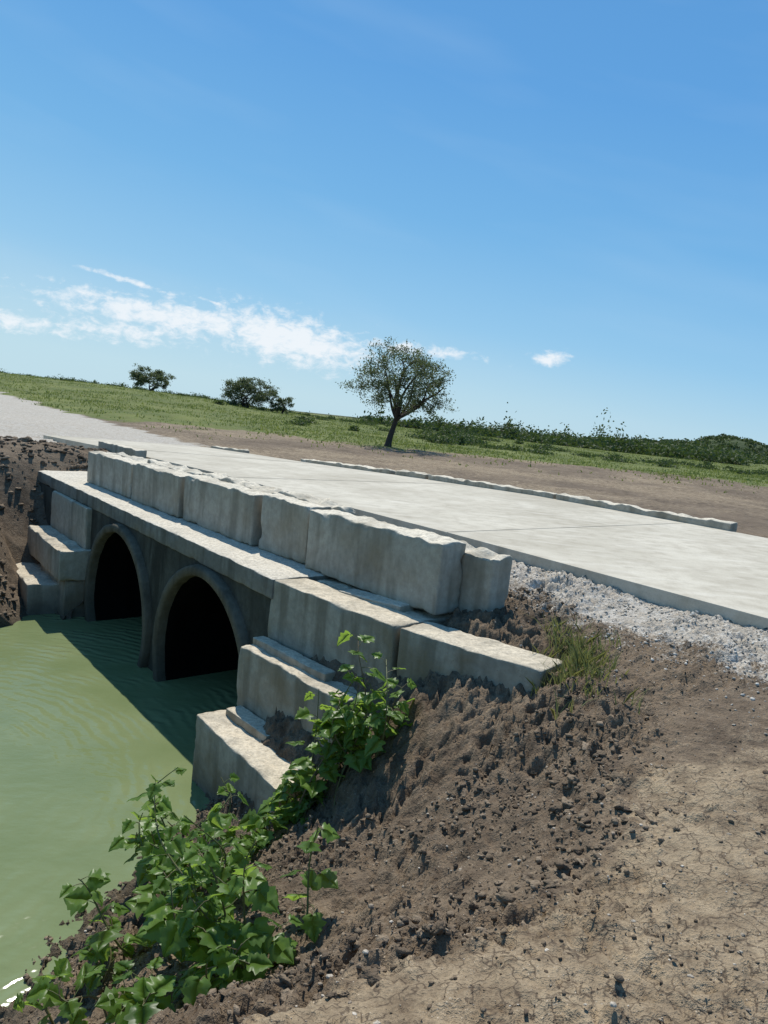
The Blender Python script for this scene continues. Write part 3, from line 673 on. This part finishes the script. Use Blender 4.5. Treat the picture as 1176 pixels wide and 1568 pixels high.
# ---------------------------------------------------------------- light
az=math.radians(-12);el=math.radians(57)
sd=Vector((math.sin(az)*math.cos(el),math.cos(az)*math.cos(el),math.sin(el)))
sl=bpy.data.lights.new('sun','SUN');sl.energy=5.0;sl.angle=math.radians(.5);sl.color=(1,.955,.87)
so=bpy.data.objects.new('sun',sl);scene.collection.objects.link(so);so.rotation_euler=sd.to_track_quat('Z','Y').to_euler()
w=bpy.data.worlds.new('World');scene.world=w;w.use_nodes=True;t=w.node_tree;N=t.nodes;Lk=t.links
bg=N['Background'];sky=N.new('ShaderNodeTexSky');sky.sky_type='NISHITA';sky.sun_disc=False;sky.sun_elevation=el;sky.sun_rotation=az
sky.air_density=1.0;sky.dust_density=.3;sky.ozone_density=2.;sky.altitude=100
tc=N.new('ShaderNodeTexCoord');sx=N.new('ShaderNodeSeparateXYZ');Lk.new(tc.outputs['Generated'],sx.inputs[0])
def M(op,a,b=0.,c=None):
    n=N.new('ShaderNodeMath');n.operation=op
    for i,v in enumerate((a,b) if c is None else (a,b,c)):
        if isinstance(v,bpy.types.NodeSocket):Lk.new(v,n.inputs[i])
        else:n.inputs[i].default_value=v
    return n.outputs[0]
AZ=M('MULTIPLY',M('ARCTAN2',sx.outputs[0],sx.outputs[1]),57.2958);EL=M('MULTIPLY',M('ARCSINE',sx.outputs[2]),57.2958)
gr=N.new('ShaderNodeValToRGB');AZc=M('MAXIMUM',M('MINIMUM',AZ,60.),-60.)
Lk.new(M('DIVIDE',M('ADD',EL,M('MULTIPLY',AZc,.09)),90.),gr.inputs[0])
stops=[(0.,(.50,.72,.84)),(.03,(.44,.68,.84)),(.08,(.29,.575,.84)),(.16,(.175,.46,.80)),(.26,(.115,.365,.75)),(.42,(.09,.30,.66)),(1.,(.065,.20,.46))]
e=gr.color_ramp.elements
for i,(p_,c_) in enumerate(stops):
    if i>=2:e.new(p_)
    e[i].position=p_;e[i].color=(*c_,1)
sc10=N.new('ShaderNodeMix');sc10.data_type='RGBA';sc10.blend_type='MULTIPLY';sc10.inputs[0].default_value=1;Lk.new(gr.outputs[0],sc10.inputs[6]);sc10.inputs[7].default_value=(10,10,10,1)
m0=N.new('ShaderNodeMix');m0.data_type='RGBA';m0.inputs[0].default_value=.92;Lk.new(sky.outputs[0],m0.inputs[6]);Lk.new(sc10.outputs[2],m0.inputs[7])
def ell(a0,e0,sa,se,tilt,amp):
    da=M('SUBTRACT',AZ,a0);de=M('SUBTRACT',M('SUBTRACT',EL,e0),M('MULTIPLY',da,tilt))
    u_=M('DIVIDE',da,sa);v_=M('DIVIDE',de,se)
    q=M('ADD',M('MULTIPLY',u_,u_),M('MULTIPLY',v_,v_))
    return M('MULTIPLY',M('EXPONENT',M('MULTIPLY',q,-1.)),amp)
es=[(-17,5.3,9.5,1.2,-.05,1.75),(-8.5,4.7,7,1.9,-.12,1.95),(-28,3.6,7,.8,-.03,1.35),(-20,7.35,3.2,.24,-.16,1.45),(-14.2,6.7,1.3,.17,-.2,1.4),(11.3,5.1,1.5,.6,.1,1.7),(1.,4.9,5.5,.55,-.02,1.45),(-20,3.9,6,1.0,0,1.35)]
acc=None
for e_ in es:
    q=ell(*e_);acc=q if acc is None else M('MAXIMUM',acc,q)
cb=N.new('ShaderNodeCombineXYZ');Lk.new(M('MULTIPLY',AZ,.9),cb.inputs[0]);Lk.new(M('MULTIPLY',EL,1.6),cb.inputs[1])
nz=N.new('ShaderNodeTexNoise');nz.inputs['Scale'].default_value=.95;nz.inputs['Detail'].default_value=7;nz.inputs['Roughness'].default_value=.64;nz.inputs['Distortion'].default_value=.3;Lk.new(cb.outputs[0],nz.inputs['Vector'])
cl=M('ADD',acc,M('MULTIPLY',M('SUBTRACT',nz.outputs['Fac'],.5),3.8))
mr=N.new('ShaderNodeMapRange');mr.interpolation_type='SMOOTHSTEP';Lk.new(cl,mr.inputs[0]);mr.inputs[1].default_value=.45;mr.inputs[2].default_value=1.9
gate=M('MULTIPLY',mr.outputs[0],M('MINIMUM',M('MULTIPLY',acc,2.),1.))
mx=N.new('ShaderNodeMix');mx.data_type='RGBA';Lk.new(M('MULTIPLY',gate,.9),mx.inputs[0]);Lk.new(m0.outputs[2],mx.inputs[6]);mx.inputs[7].default_value=(9.0,9.4,9.8,1)
cb2=N.new('ShaderNodeCombineXYZ');Lk.new(M('MULTIPLY',M('ADD',AZ,M('MULTIPLY',EL,.8)),.05),cb2.inputs[0]);Lk.new(M('MULTIPLY',M('ADD',EL,M('MULTIPLY',AZ,.15)),.22),cb2.inputs[1])
nz2=N.new('ShaderNodeTexNoise');nz2.inputs['Scale'].default_value=1.;nz2.inputs['Detail'].default_value=3;Lk.new(cb2.outputs[0],nz2.inputs['Vector'])
mr2=N.new('ShaderNodeMapRange');Lk.new(nz2.outputs['Fac'],mr2.inputs[0]);mr2.inputs[1].default_value=.5;mr2.inputs[2].default_value=.85;mr2.inputs[4].default_value=.13
mx2=N.new('ShaderNodeMix');mx2.data_type='RGBA';Lk.new(mr2.outputs[0],mx2.inputs[0]);Lk.new(mx.outputs[2],mx2.inputs[6]);mx2.inputs[7].default_value=(6.,7.6,9.,1)
Lk.new(mx2.outputs[2],bg.inputs[0]);bg.inputs[1].default_value=.1
scene.view_settings.view_transform='Standard';scene.view_settings.look='None';scene.view_settings.exposure=0
